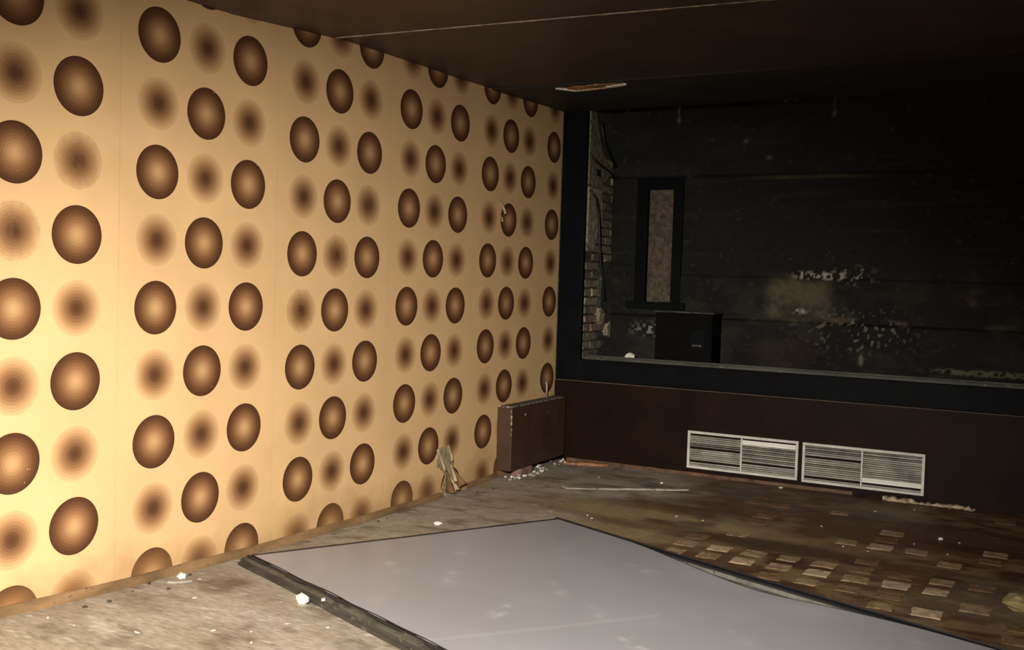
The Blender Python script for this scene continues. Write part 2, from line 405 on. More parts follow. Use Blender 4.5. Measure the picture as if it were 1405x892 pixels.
# pale filler line in the joint between the ceiling boards
V = []; Fs = []
rd = random.Random(4)
n = 90
for i in range(n+1):
    x = .02+3.9*i/n; y = 4.787+.056*x
    wd = .012*rd.uniform(.3, 1.0)*(1 if x < 2.6 else .5)
    if rd.random() < .12: wd = .001
    z = ceil_z(4.787)-.003
    V += [(x, y-wd, z), (x, y+wd, z), (x, y+wd, z+.02), (x, y-wd, z+.02)]
for i in range(n):
    a = i*4; b = a+4
    Fs += [(a, b, b+1, a+1), (a+1, b+1, b+2, a+2), (a+3, a, b, b+3)] if False else [(a, a+1, b+1, b), (a+1, a+2, b+2, b+1), (a+3, a, b, b+3)]
link('joint_filler', mesh('joint_filler', V, Fs), MAT['crack'], ceiling)
# broken spot of the ceiling with bare wood showing
t = empty('ceiling_break', (0, 0, 0)); tag(t, 'broken slot in the dark ceiling with bare orange wood and pale torn edges', 'ceiling damage')
zc = ceil_z(6.8)
def ragged_bar(name, p0, p1, wd, th, mat, parent, n=9, jit=.35, seed=0):
    rd = random.Random(seed); p0 = Vector(p0); p1 = Vector(p1); d = (p1-p0); u = d.normalized()
    side = Vector((-u.y, u.x, 0)).normalized(); V = []; Fs = []
    for i in range(n+1):
        c = p0+d*(i/n); e = .25 if i in (0, n) else 1
        a = wd*e*rd.uniform(1-jit, 1+jit)/2; b = wd*e*rd.uniform(1-jit, 1+jit)/2; h = th*rd.uniform(1-jit, 1)
        V += [c-side*a, c+side*b, c+side*b+Vector((0, 0, h)), c-side*a+Vector((0, 0, h))]
    for i in range(n):
        a = i*4; b = a+4
        for j in range(4): Fs.append((a+j, a+(j+1) % 4, b+(j+1) % 4, b+j))
    Fs += [(3, 2, 1, 0), (n*4, n*4+1, n*4+2, n*4+3)]
    me = mesh(name, V, Fs)
    bm = bmesh.new(); bm.from_mesh(me); bmesh.ops.recalc_face_normals(bm, faces=bm.faces[:]); bm.to_mesh(me); bm.free()
    return link(name, me, mat, parent)
ragged_bar('wood_lath', (.56, 6.80, zc-.014), (1.0, 6.77, zc-.010), .11, .02, MAT['wood'], t, seed=1)
ragged_bar('torn_edge', (.60, 6.86, zc-.022), (.86, 6.83, zc-.018), .022, .022, MAT['paperback'], t, seed=2)
ragged_bar('torn_edge', (.86, 6.80, zc-.020), (1.03, 6.77, zc-.016), .035, .02, MAT['white'], t, seed=3)
ragged_bar('splinter', (.48, 6.76, zc-.014), (.60, 6.85, zc-.022), .02, .02, MAT['white'], t, n=4, seed=5)

# ------------------------------------------------------------------ far wall: brown dado, black frame, deep opening
DADO = .690
wall_far = struct(box('wall_far', (-.02, L, -.1), (XR, L+.16, DADO-.006), MAT['wains']))
box('capping_rail', (.0, L-.012, DADO-.008), (XR, L+.16, DADO), MAT['capping'], wall_far, .003)
SILL = .872
fr = empty('trim_1', (0, 0, 0)); struct(fr)
box('frame_board', (.0, L+.004, DADO), (.222, L+.055, 3.11), MAT['blackframe'], fr, .004)
box('frame_board', (.222, L+.004, DADO), (6.3, L+.055, SILL), MAT['blackframe'], fr, .004)
box('frame_board', (6.3, L+.004, DADO), (XR, L+.055, 3.11), MAT['blackframe'], fr, .004)
BW = 8.50                                            # rear wall of the recess
ledge = struct(box('window_1', (.10, L+.055, SILL-.1), (6.4, BW+.02, SILL-.004), MAT['ledge']))
box('track_rail', (.222, L+.058, SILL-.004), (6.3, L+.085, SILL+.022), MAT['track'], ledge, .004)
box('track_rail', (.222, L+.150, SILL-.004), (6.3, L+.166, SILL+.030), MAT['track'], ledge, .004)
# the recess: rear wall with a tall slot in it
NX0, NX1, NZ0, NZ1 = .50, .86, 1.37, 2.40
xs = np.concatenate([np.arange(.16, 3.9, .0095), np.arange(3.9, 6.5, .05)]); zs = np.arange(.85, 3.16, .0095)
X, Zz = np.meshgrid(xs, zs, indexing='ij')
nA = fbm(X*1.6+5, Zz*3+2, 5); nB = fbm(X*4+25, Zz*6+8, 5); nC = fbm(X*14+3, Zz*16+60, 4); nS = fbm(X*1.2+90, Zz*22+4, 4); nE = fbm(X*38+7, Zz*40+21, 3)
tone = np.zeros(X.shape+(3,))+np.array([.0082, .0080, .0058])
tone = mixc(tone, (.0135, .0138, .0118), sstep(2.42, 2.47, Zz)*.8)             # paler dusty lintel
tone = mixc(tone, (.0042, .0042, .0034), sstep(.45, .65, nA)*.6)
tone = mixc(tone, (.03, .028, .021), sstep(.66, .76, nS)*.35)
low = sstep(1.75, 1.45, Zz)
tone = mixc(tone, (.035, .031, .022), sstep(.47, .68, nB)*low*.5)
tone = mixc(tone, (.035, .018, .012), sstep(.55, .7, nA)*low*.5)
def blob(x0, z0, sx, sz, p=2): return np.exp(-((np.abs((X-x0)/sx))**p+(np.abs((Zz-z0)/sz))**p))
pl = blob(1.90, 1.43, .25, .17, 6)
tone = mixc(tone, (.135, .115, .066), np.clip(pl*(.35+.65*sstep(.30, .58, nB))*(.5+nE), 0, .8))
chips = blob(2.07, 1.635, .19, .030, 4)*1.4*sstep(.48, .56, nE)+blob(2.33, 1.64, .12, .06)*sstep(.62, .68, nE)+blob(1.92, 1.34, .05, .02)*sstep(.45, .55, nE)
tone = mixc(tone, (.50, .46, .38), np.clip(chips, 0, .85))
gr = blob(2.40, 1.20, .34, .14)*sstep(.66, .72, nE)
tone = mixc(tone, (.30, .28, .23), np.clip(gr, 0, .65))
led = blob(2.7, 1.27, .7, .03, 4)*sstep(.38, .6, nB)
tone = mixc(tone, (.13, .10, .06), np.clip(led, 0, .65))
tan2 = blob(3.20, 1.42, .10, .16)*sstep(.36, .6, nB)
tone = mixc(tone, (.12, .08, .05), np.clip(tan2, 0, .7))
lowl = blob(.66, 1.13, .16, .05)*sstep(.58, .64, nE)
tone = mixc(tone, (.34, .31, .25), np.clip(lowl, 0, .8))
plr = blob(3.35, .925, .40, .022, 4)*sstep(.42, .55, nE)+blob(2.42, .97, .012, .03)*2.5
tone = mixc(tone, (.20, .18, .11), np.clip(plr*1.1, 0, .8))
lin = blob(1.95, 2.44, .45, .016, 4)
tone = mixc(tone, (.055, .048, .025), np.clip(lin*(.3+nB), 0, .8))
sp = sstep(.80, .83, fbm(X*30+9, Zz*30+31, 2))
for sx, sa, sb in ((.83, 2.93, 3.07), (2.13, 2.92, 3.10)):
    stk = np.exp(-((X-sx-.006*np.sin(Zz*60))/.007)**2)*((Zz > sa) & (Zz < sb))*.5+blob(sx, sa+.01, .014, .02)*.8+blob(sx, sb-.02, .014, .02)*.8
    tone = mixc(tone, (.16, .16, .15), np.clip(stk, 0, .8))
for sx, sz in ((1.74, 3.06), (1.82, 3.07), (.36, 3.05), (2.36, 3.08), (1.42, 2.74), (1.62, 2.6)):
    tone = mixc(tone, (.14, .14, .13), np.clip(blob(sx, sz, .02, .016)*.8, 0, .8))
tone = mixc(tone, (.10, .10, .09), sp*.22)
Yw = BW - .035*sstep(2.45, 2.47, Zz) - .03*sstep(1.26, 1.24, Zz) - .012*sstep(1.62, 1.60, Zz) + .012*(nB-.5) + .008*(nC-.5)
skip = (X > NX0-.01) & (X < NX1-.01) & (Zz > NZ0-.01) & (Zz < NZ1-.01)
wall_back = struct(link('wall_recess', grid_mesh('wall_recess', np.stack([X, Yw, Zz], -1), tone, skip), MAT['soot']))
# slot sides and brick core
me_col = MAT['ledge']
for nm, lo, hi in (('slot_side', (NX0-.06, BW+.004, NZ0-.05), (NX0, BW+.20, NZ1+.05)), ('slot_side', (NX1, BW+.004, NZ0-.05), (NX1+.06, BW+.20, NZ1+.05)),
                   ('slot_side', (NX0-.06, BW+.004, NZ1), (NX1+.06, BW+.20, NZ1+.05)), ('slot_side', (NX0-.06, BW+.004, NZ0-.06), (NX1+.06, BW+.20, NZ0))):
    box(nm, lo, hi, MAT['blackframe'], wall_back)
box('slot_board', (NX0-.03, BW-.035, NZ0-.02), (NX0+.065, BW+.03, NZ1-.045), MAT['blackframe'], wall_back, .004)
box('slot_board', (NX1-.055, BW-.035, NZ0-.02), (NX1+.03, BW+.03, NZ1-.045), MAT['blackframe'], wall_back, .004)
box('slot_board', (NX0-.03, BW-.035, NZ1-.045), (NX1+.03, BW+.03, NZ1+.05), MAT['blackframe'], wall_back, .004)
box('slot_board', (NX0-.10, BW-.06, NZ0-.06), (NX1+.08, BW+.03, NZ0), MAT['blackframe'], wall_back, .004)
box('mortar_bed', (NX0-.02, BW+.068, NZ0-.03), (NX1+.02, BW+.16, NZ1+.03), BR[5], wall_back)
def brick_mesh(lx, ly, lz, seed):
    rd = random.Random(seed); bm = bmesh.new(); box_bm(bm, (-lx/2, -ly/2, -lz/2), (lx/2, ly/2, lz/2))
    bmesh.ops.bevel(bm, geom=bm.edges[:], offset=.006, segments=1, affect='EDGES')
    for v in bm.verts: v.co += Vector((rd.uniform(-.003, .003), rd.uniform(-.003, .003), rd.uniform(-.003, .003)))
    me = bpy.data.meshes.new('brick'); bm.to_mesh(me); bm.free(); return me
# bricks in the slot
z = NZ0+.035; k = 0
while z < NZ1-.02:
    for bx, lx in (((NX0+.10, .20), (NX1-.05, .14)) if k % 2 else ((NX0+.05, .12), (NX1-.09, .22))):
        o = link('brick', brick_mesh(lx, .05, .064, k*3+int(bx*100)), random.choice((BR[5], BR[6], BR[5])), wall_back)
        o.location = (bx, BW+.085+random.uniform(-.004, .004), z); 
    z += .076; k += 1
# brick return wall on the left of the recess
ret = struct(box('wall_return', (.06, L+.056, .85), (.205, BW+.03, 3.13), MAT['mortar']))
z = SILL+.034; k = 0
while z < 2.62:
    edges = [L+.06, L+.20, L+.45, BW+.02] if k % 2 else [L+.06, L+.33, L+.58, BW+.02]
    for a, b in zip(edges[:-1], edges[1:]):
        if b-a < .04: continue
        yc = (a+b)/2; far_ = (yc-L)/.6
        dark = far_ > .62 and (1.25 < z < 1.72 or z < 1.1)
        if dark and random.random() < .75: mt = BR[4]
        elif random.random() < .10: continue
        else: mt = random.choice((BR[0], BR[0], BR[1], BR[3]) if z > 1.25 else (BR[0], BR[2], BR[3], BR[2]))
        o = link('brick', brick_mesh(.05, b-a-.014, .062, k*7+int(yc*50)), mt, ret)
        o.location = (.197+random.uniform(-.008, .010), yc, z)
    z += .076; k += 1
# leftover render coats over the bricks
def patch(name, pts, plane, off, th, mat, parent, axis='x'):
    """irregular flat plate; pts in (y,z) for axis x, (x,z) for axis y"""
    n = len(pts); V = []
    for d in (off, off+th):
        for a, b in pts:
            V.append((plane+d, a, b) if axis == 'x' else (a, plane-d, b))
    Fs = [tuple(range(n, 2*n)), tuple(range(n))[::-1]]+[(k, (k+1) % n, n+(k+1) % n, n+k) for k in range(n)]
    me = mesh(name, V, Fs); bm = bmesh.new(); bm.from_mesh(me); bmesh.ops.recalc_face_normals(bm, faces=bm.faces[:]); bm.to_mesh(me); bm.free()
    return link(name, me, mat, parent)
patch('render_coat', [(L+.06, 2.36), (L+.25, 2.33), (L+.42, 2.42), (L+.56, 2.52), (L+.48, 2.56), (L+.30, 2.68), (L+.14, 3.06), (L+.06, 3.1)], .205, 0, .028, BR[0], ret)
patch('render_coat', [(L+.06, 1.86), (L+.2, 1.80), (L+.28, 1.98), (L+.36, 2.1), (L+.33, 2.32), (L+.06, 2.34)], .205, 0, .032, BR[1], ret)
patch('render_coat', [(L+.35, 1.20), (L+.58, 1.15), (L+.60, 1.62), (L+.50, 1.72), (L+.36, 1.66), (L+.33, 1.4)], .205, 0, .05, BR[4], ret)
patch('render_coat', [(L+.30, 1.19), (L+.40, 1.14), (L+.42, 1.26), (L+.34, 1.30)], .205, 0, .055, BR[1], ret)
patch('render_coat', [(L+.49, 1.06), (L+.56, 1.04), (L+.58, 1.19), (L+.51, 1.18)], .205, 0, .055, BR[1], ret)
# a small solid black box standing in for the dark of a socket hole
box('socket_black_box', (.228, L+.20, 2.44), (.240, L+.28, 2.50), MAT['cable'], ret)
for i, (pts, lab) in enumerate((
    ([(.25, L+.02+.04, 2.30), (.262, L+.16, 2.24), (.262, L+.22, 2.10), (.258, L+.26, 1.9), (.262, L+.28, 1.72), (.262, L+.36, 1.55), (.26, L+.42, 1.36)], 'black cable drooping down the brick return beside the dark frame'),
    ([(.258, L+.06, 2.58), (.262, L+.25, 2.53), (.262, L+.42, 2.50), (.262, L+.56, 2.45)], 'thin black cable running straight across the plastered top of the brick return'),
    ([(.262, L+.20, 2.90), (.262, L+.30, 2.72), (.262, L+.45, 2.62), (.262, L+.56, 2.55)], 'black cable sagging from the ceiling over the bare plaster of the brick return'))):
    tag(tube('cable', pts, .011, MAT['cable']), lab, 'cable')

# cabinet standing in the recess
t = empty('cabinet', (1.055, 8.24, SILL-.004)); tag(t, 'small black cabinet with a dusty top coloured as if lit, standing on the window ledge', 'cabinet')
box('body', (-.245, -.115, 0), (.245, .115, .425), MAT['box'], t, .006)
box('top_board', (-.255, -.125, .425), (.255, .12, .440), MAT['boxtop'], t, .004)
d = box('door', (.02, -.127, .03), (.235, -.115, .37), MAT['box'], t, .003)
box('recess_panel', (.075, -.131, .12), (.19, -.127, .29), MAT['blackframe'], d, .001)
box('handle', (.085, -.142, .155), (.165, -.131, .172), MAT['track'], d, .004)
box('foot', (-.24, -.09, -.0), (-.20, -.05, .01), MAT['box'], t)

# ------------------------------------------------------------------ room shell behind the camera
struct(box('wall_right', (XR, YB, -.1), (XR+.15, L+.2, 3.05), MAT['shell']))
struct(box('wall_near', (-.2, YB-.15, -.1), (XR+.15, YB, 3.05), MAT['shell']))
struct(box('wall_recess_end', (6.4, L+.055, .8), (6.55, BW+.1, 3.05), MAT['shell']))
struct(box('ceiling_recess', (.05, L+.02, 3.12), (6.6, BW+.2, 3.2), MAT['ceilblack']))

# low trim at the foot of the dado
tr = struct(box('baseboard_far', (.14, L-.022, -.02), (2.5, L-.0015, .026), worn('rusty_trim', (.13, .063, .026), (.05, .025, .012), rough=.7, scale=8, amount=.4, chip_at=.55, chip_scale=10), None, .004))

# ------------------------------------------------------------------ ventilation grilles in the dado
slat_me = {}
def slat(wd, lx, tilt):
    key = (round(wd, 3), round(lx, 3), round(tilt, 2))
    if key not in slat_me:
        bm = bmesh.new(); box_bm(bm, (-lx/2, -wd/2, -.0011), (lx/2, wd/2, .0011))
        bmesh.ops.rotate(bm, verts=bm.verts, cent=(0, 0, 0), matrix=Matrix.Rotation(tilt, 3, 'X'))
        me = bpy.data.meshes.new('slat'); bm.to_mesh(me); bm.free(); me.materials.append(MAT['aluslat']); slat_me[key] = me
    return slat_me[key]
def grille(x0, x1, z0, z1, label, odd):
    t = empty('vent_grille', ((x0+x1)/2, L, z0)); tag(t, label, 'vent', 'aluminium vent grilles in the dado')
    W = x1-x0; H = z1-z0; fwid = .020; dp = -.022
    box('backing', (-W/2+.01, -.003, .01), (W/2-.01, -.0005, H-.01), MAT['wains'], t)
    box('frame', (-W/2, dp, H-fwid), (W/2, -.0005, H), MAT['alu'], t, .003)
    box('frame', (-W/2, dp, 0), (W/2, -.0005, fwid), MAT['alu'], t, .003)
    box('frame', (-W/2, dp, fwid), (-W/2+fwid, -.0005, H-fwid), MAT['alu'], t, .003)
    box('frame', (W/2-fwid, dp, fwid), (W/2, -.0005, H-fwid), MAT['alu'], t, .003)
    box('mullion', (-.006, dp-.001, fwid), (.006, -.0005, H-fwid), MAT['alu'], t, .002)
    n = 17; pitch = (H-2*fwid)/n
    for bank in (0, 1):
        lx = W/2-fwid-.006; xc = (-1 if bank == 0 else 1)*(lx/2+.006)
        for k in range(n):
            st = odd.get((bank, k), None)
            if st == 'gone': continue
            tilt = {None: .75+((k*7+bank*3) % 5-2)*.06, 'open': .25, 'flat': .95}[st]
            o = link('slat', slat(.019 if st == 'flat' else .0125, lx, tilt), None, t)
            if st == 'flat': o.data = o.data.copy(); o.data.materials[0] = MAT['bright']
            o.location = (xc, -.0125, fwid+pitch*(k+.5))
            o.rotation_euler.y = random.uniform(-.004, .004)
grille(1.209, 2.089, .060, .360, 'silver vent grille nearer the radiator, top right slat turned and coloured as if catching light', {(0, 16): 'gone', (0, 10): 'open', (0, 11): 'open', (0, 9): 'gone', (0, 2): 'gone', (1, 16): 'gone', (1, 15): 'flat', (1, 14): 'flat', (1, 10): 'open', (1, 8): 'open', (1, 6): 'open', (1, 4): 'gone', (1, 12): 'open'})
grille(2.121, 2.994, .054, .357, 'silver vent grille farther from the radiator, slat coloured as if catching light low on its right half', {(0, 16): 'open', (0, 11): 'gone', (0, 7): 'open', (0, 1): 'gone', (1, 1): 'gone', (1, 3): 'flat', (1, 2): 'flat', (1, 14): 'open', (1, 16): 'open', (0, 14): 'open'})

# ------------------------------------------------------------------ radiator casing in the corner
RD = .135; RY0, RY1, RZ0, RZ1 = 6.885, 7.835, .052, .552
t = empty('radiator', (0, RY0, RZ0)); tag(t, 'brown painted box radiator with chipped edges on the wallpapered wall', 'radiator')
h = RZ1-RZ0; ln = RY1-RY0
box('front_panel', (RD-.012, .0, 0), (RD, ln, h), MAT['rad'], t, .003)
box('end_panel', (.006, .0, 0), (RD-.012, .012, h), MAT['rad'], t, .002)
box('end_panel', (.006, ln-.012, 0), (RD-.012, ln, h), MAT['rad'], t, .002)
box('back_panel', (.006, .012, .02), (.016, ln-.012, h-.02), MAT['rad'], t)
box('core', (.03, .03, .03), (RD-.03, ln-.03, h-.06), MAT['rad'], t)
g = box('top_grille', (.010, .012, h-.022), (RD-.012, ln-.012, h-.016), MAT['rad'], t)
for k in range(8):
    x = .018+.013*k
    box('grille_bar', (x, .012, h-.016), (x+.007, ln-.012, h-.002), MAT['radtop'], g)
ragged = [(RD-.006, .0, h-.006)]
e = box('chipped_edge', (RD-.010, -.0012, h-.22), (RD+.0012, .003, h+.0005), MAT['radchip'], t, .001); e['label'] = 'paint worn off to pale undercoat along the corner'
e = box('chipped_edge', (RD-.009, .03, h-.006), (RD+.0012, ln-.05, h+.001), MAT['radchip'], t, .001)
e = box('chipped_edge', (.01, -.0012, h-.008), (RD-.012, .004, h+.001), MAT['radchip'], t, .001)
for yy, zz in ((.22, h-.08), (.62, h-.10)):
    bm = bmesh.new(); bmesh.ops.create_cone(bm, cap_ends=True, segments=10, radius1=.008, radius2=.006, depth=.005, matrix=Matrix.Translation((RD+.002, yy, zz)) @ Matrix.Rotation(math.pi/2, 4, 'Y'))
    me = bpy.data.meshes.new('screw'); bm.to_mesh(me); bm.free(); link('screw', me, MAT['radchip'], t)
tag(tube('pipe_stub', [(.03, 7.68, .55), (.03, 7.68, .66), (.024, 7.68, .68)], .008, MAT['crack']), 'short pale pipe stub rising behind the brown radiator', 'pipe')
# brick propping the radiator
o = link('loose_brick', brick_mesh(.09, .22, .062, 5), MAT['pinkbrick']); o.location = (.105, 7.13, .019); o.rotation_euler.z = .05
tag(o, 'pinkish brick propping up the brown radiator from below', 'brick')

# ------------------------------------------------------------------ torn wallpaper near the radiator
t = empty('torn_wallpaper', (0, 6.2, 0)); tag(t, 'torn wallpaper hanging in curled flaps over bare plaster near the radiator', 'wallpaper')
def local(pts): return [(a-6.2, b) for a, b in pts]
patch('bare_plaster', local([(6.02, .21), (6.05, .325), (6.10, .335), (6.13, .31), (6.19, .325), (6.22, .25), (6.26, .20), (6.24, .13), (6.16, .10), (6.10, .16)]), .0, .003, .004, MAT['plaster'], t)
patch('plaster_behind_flaps', local([(6.08, -.03), (6.14, .10), (6.20, .155), (6.29, .12), (6.37, .03), (6.39, -.03)]), .0, .003, .005, MAT['plaster'], t)  # plain bare plaster behind the lower flaps
def flap(name, base, tip, wb, wt, lift, mat, seed, curl=1.0):
    """curled paper tongue: base and tip as (y, z) on the wall"""
    rd = random.Random(seed); n = 8; k = 6; P = np.zeros((n+1, k+1, 3))
    b = np.array(base); d = np.array(tip)-b; nrm = np.array([-d[1], d[0]])/np.linalg.norm(d)
    for i in range(n+1):
        s = i/n; wd = wb+(wt-wb)*s
        for j in range(k+1):
            q = (j/k-.5)
            y, z_ = b+d*s*(1-.15*curl*s)+nrm*wd*q*(1+rd.uniform(-.08, .08))
            x = .010+lift*math.sin(s*math.pi*.55)**1.5+lift*.9*(abs(q)*2)**2*s*curl+rd.uniform(-.002, .002)
            P[i, j] = (x, y-6.2, z_)
    me = grid_mesh(name, P); o = link(name, me, mat, t)
    md = o.modifiers.new('thickness', 'SOLIDIFY'); md.thickness = .0015
    return o
flap('paper_flap', (6.03, .325), (6.11, .13), .034, .010, .014, MAT['paperback'], 1)
flap('paper_flap', (6.17, .335), (6.19, .20), .028, .01, .016, MAT['paperback'], 2)
flap('paper_flap', (6.215, .19), (6.215, .04), .03, .012, .022, MAT['paperback'], 3, 1.4)
flap('paper_flap', (6.165, .155), (6.12, -.02), .012, .15, .028, MAT['dirtypaper'], 4)
flap('paper_flap', (6.235, .165), (6.31, -.02), .012, .13, .026, MAT['dirtypaper'], 5)
flap('paper_flap', (6.20, .10), (6.235, -.015), .012, .045, .03, MAT['paperback'], 6)
t2 = t
t = empty('torn_wallpaper', (0, 6.2, 0)); tag(t, 'small pale scrap of peeling wallpaper high above the radiator', 'wallpaper')
flap('paper_flap', (6.82, 2.13), (6.86, 2.01), .03, .012, .02, MAT['paperback'], 8)
flap('paper_flap', (6.84, 2.02), (6.83, 1.96), .03, .02, .012, MAT['paperback'], 9)

# ------------------------------------------------------------------ large framed sheet lying on the floor
ZT = .05
A = np.array([.161, 4.014]); B = np.array([1.119, 5.698])
uAD = np.array([math.cos(math.radians(-20.9)), math.sin(math.radians(-20.9))]); uBC = np.array([math.cos(math.radians(-22.0)), math.sin(math.radians(-22.0))])
D_ = A+uAD*4.1; C_ = B+uBC*4.1
sheet = empty('framed_sheet', (0, 0, 0)); tag(sheet, 'large pale grey glossy sheet stretched in a dark frame, lying on the floor', 'panel')
# film: bilinear grid, loose along the edge that faces the grilles
nu, nv = 260, 150
U = np.linspace(0, 1, nu)[:, None]; Vv = (1-(1-np.linspace(0, 1, nv))**1.0)[None, :]
tb = U*4.1
loose = np.interp(tb[:, 0], [0, .55, .70, .96, 1.24, 1.46, 1.69, 1.88, 2.05, 2.18, 2.40, 2.8, 4.1], [0, 0, .004, .052, .118, .158, .176, .155, .112, .056, .014, 0, 0])
for _ in range(3): loose = np.convolve(np.pad(loose, 4, mode='edge'), np.ones(9)/9, 'valid')
bow = (loose/.176)[:, None]
bend = .018*np.sin(np.pi*np.clip(tb/2.7, 0, 1))
inset = loose[:, None]+bend
width = 1.94
vv = Vv*(1-inset/width)
P2 = (A[None, None]*(1-vv[..., None])+B[None, None]*vv[..., None])*(1-U[..., None])+(D_[None, None]*(1-vv[..., None])+C_[None, None]*vv[..., None])*U[..., None]
lift = .010*np.exp(-((tb-1.98)/.20)**2)*np.exp(-((1-Vv)/.09)**2) + .008*np.exp(-((tb-1.15)/.5)**2)*np.exp(-((1-Vv)/.05)**2)*bow
sag = -.010*np.sin(np.pi*Vv)*np.sin(np.pi*np.clip(U, 0, 1))
wv = .0018*(fbm(P2[..., 0]*2.2+4, P2[..., 1]*2.2, 2)-.5)
Zs = ZT+lift+sag+wv
# footprints: pale scuffs on the film, placed where feet stepped
prints = [(.99, 4.73), (.89, 4.27), (1.13, 3.84), (1.50, 4.99), (1.72, 4.43), (1.67, 3.98), (1.88, 3.59), (.56, 4.08), (1.22, 4.27), (1.96, 4.96), (2.62, 4.59), (2.69, 4.23), (2.33, 3.91), (3.35, 4.5), (2.40, 4.44), (2.05, 4.2)]
scuff = np.zeros(P2.shape[:2])
for i, (px, py) in enumerate(prints):
    a = 2.2+.5*math.sin(i*2.3); ca, sa = math.cos(a), math.sin(a)
    dx = P2[..., 0]-px; dy = P2[..., 1]-py
    l = dx*ca+dy*sa; q = -dx*sa+dy*ca
    amp = .55+.45*math.sin(i*1.7)
    scuff = np.maximum(scuff, amp*np.exp(-((l+.055)/.058)**2-(q/.036)**2)); scuff = np.maximum(scuff, amp*np.exp(-((l-.075)/.036)**2-(q/.028)**2))
scuff *= .15+.85*sstep(.40, .60, fbm(P2[..., 0]*30, P2[..., 1]*45, 3))
ln_ = (P2[..., 0]-1.635)*(-.782)+(P2[..., 1]-3.496)*.623
scuff = np.maximum(scuff, .45*np.exp(-(ln_/.012)**2)*((P2[..., 0] > 1.6) & (P2[..., 0] < 2.3)))
base = np.zeros(P2.shape[:2]+(3,))+np.array([.305, .298, .312])
base = mixc(base, (.27, .262, .258), sstep(.5, .75, fbm(P2[..., 0]*1.5, P2[..., 1]*1.5+9, 4))*.35)
base = mixc(base, (.62, .61, .60), np.clip(scuff, 0, 1)*.36)
mt, N, Lk, b_ = new_mat('pale_grey_glossy_film'); nt = mt.node_tree
a_ = N.new('ShaderNodeAttribute'); a_.attribute_name = 'tone'
Lk.new(a_.outputs['Color'], b_.inputs['Base Color'])
b_.inputs['Specular IOR Level'].default_value = .5
Lk.new(ramp(nt, noisen(nt, 3, 5, .6), [(.3, .26), (.7, .40)]), b_.inputs['Roughness'])
film = link('film', grid_mesh('film', np.stack([P2[..., 0], P2[..., 1], Zs], -1), base, flip=True), mt, sheet)
film.modifiers.new('thickness', 'SOLIDIFY').thickness = -.0012
film['label'] = 'pale grey glossy film with faint shoe prints'

def rail(name, p0, p1, prof, mat, parent, n=24, wob=.0, seed=0, bend=None):
    """extrude a profile (outward offset, z) along p0->p1; outward is to the right of the direction"""
    rd = random.Random(seed)
    p0 = np.array(p0); p1 = np.array(p1); d = (p1-p0)/np.linalg.norm(p1-p0); o_ = np.array([d[1], -d[0]])
    V = []; Fs = []; k = len(prof)
    for i in range(n+1):
        c = p0+(p1-p0)*i/n; w_ = wob*rd.uniform(-1, 1)+(bend(i/n) if bend else 0)
        for off, zz in prof:
            q = c+o_*(off+w_); V.append((q[0], q[1], zz))
    for i in range(n):
        for j in range(k): Fs.append((i*k+j, i*k+(j+1) % k, (i+1)*k+(j+1) % k, (i+1)*k+j))
    Fs.append(tuple(range(k))[::-1]); Fs.append(tuple(n*k+j for j in range(k)))
    me = mesh(name, V, Fs); bm = bmesh.new(); bm.from_mesh(me); bmesh.ops.recalc_face_normals(bm, faces=bm.faces[:]); bm.to_mesh(me); bm.free()
    return link(name, me, mat, parent)
# rail towards the camera: stepped profile, deep enough to show three bands
near = rail('frame_rail', A-uAD*.03, D_+uAD*.03, [(.002, -.004), (.066, -.004), (.066, .016), (.050, .020), (.048, .033), (.020, .036), (.018, .047), (.002, .047)], MAT['rail'], sheet)
rail('rail_lip', A-uAD*.02, D_, [(.021, .036), (.047, .0335), (.0475, .040), (.030, .0425), (.021, .0425)], MAT['liptone'], near)
def wavy(name, p0, p1, off, amp, z, r, n=130, seed=3):
    rd = random.Random(seed); p0 = np.array(p0); p1 = np.array(p1); d = (p1-p0)/np.linalg.norm(p1-p0); o_ = np.array([d[1], -d[0]])
    pts = []; ph = 0
    for i in range(n+1):
        c = p0+(p1-p0)*i/n; ph += rd.uniform(.2, .75)
        q = c+o_*(off+amp*math.sin(ph)); pts.append((q[0], q[1], z+amp*.35*math.sin(ph*.7)))
    return tube(name, pts, r, MAT['gasket'], near, 6)
wavy('gasket', A, D_, .016, .009, .0475, .0055)
wavy('gasket', A, D_, -.002, .003, .0505, .0036, seed=8)
far_r = rail('frame_rail', C_+uBC*.03, B-uBC*.03, [(-.012, -.004), (.030, -.004), (.030, .050), (.014, .056), (.010, .050), (-.012, .046)], MAT['gasket'], sheet, bend=lambda f: -.018*math.sin(math.pi*min(1, max(0, (4.1*(1-f))/2.7))), n=60)
inner = rail('inner_rail', C_, B, [(-.20, -.002), (-.012, -.002), (-.012, .036), (-.040, .040), (-.044, .022), (-.075, .024), (-.08, .034), (-.112, .034), (-.118, .014), (-.20, .012)], MAT['railtop'], sheet, bend=lambda f: -.018*math.sin(math.pi*min(1, max(0, (4.1*(1-f))/2.7))), n=60)
end_r = rail('frame_rail', B+np.array([.0, .0]), A, [(-.006, -.004), (.022, -.004), (.022, .044), (.010, .052), (-.004, .052), (-.006, .046)], MAT['gasket'], sheet)
rail('frame_rail', D_, C_, [(-.006, -.004), (.03, -.004), (.03, .044), (.010, .052), (-.006, .046)], MAT['gasket'], sheet)

# ------------------------------------------------------------------ debris
def crumb(name, x, y, r, mat, label, cat, group, flat=.55, seed=None, z=None, sub=1):
    seed = random.randrange(9999) if seed is None else seed
    o = link(name, lump_mesh(name, r, sub, flat, .35 if sub == 1 else .16, seed), mat)
    o.location = (x, y, fz(x, y) if z is None else z); o.rotation_euler.z = random.uniform(0, 6.28)
    return tag(o, label, cat, group)
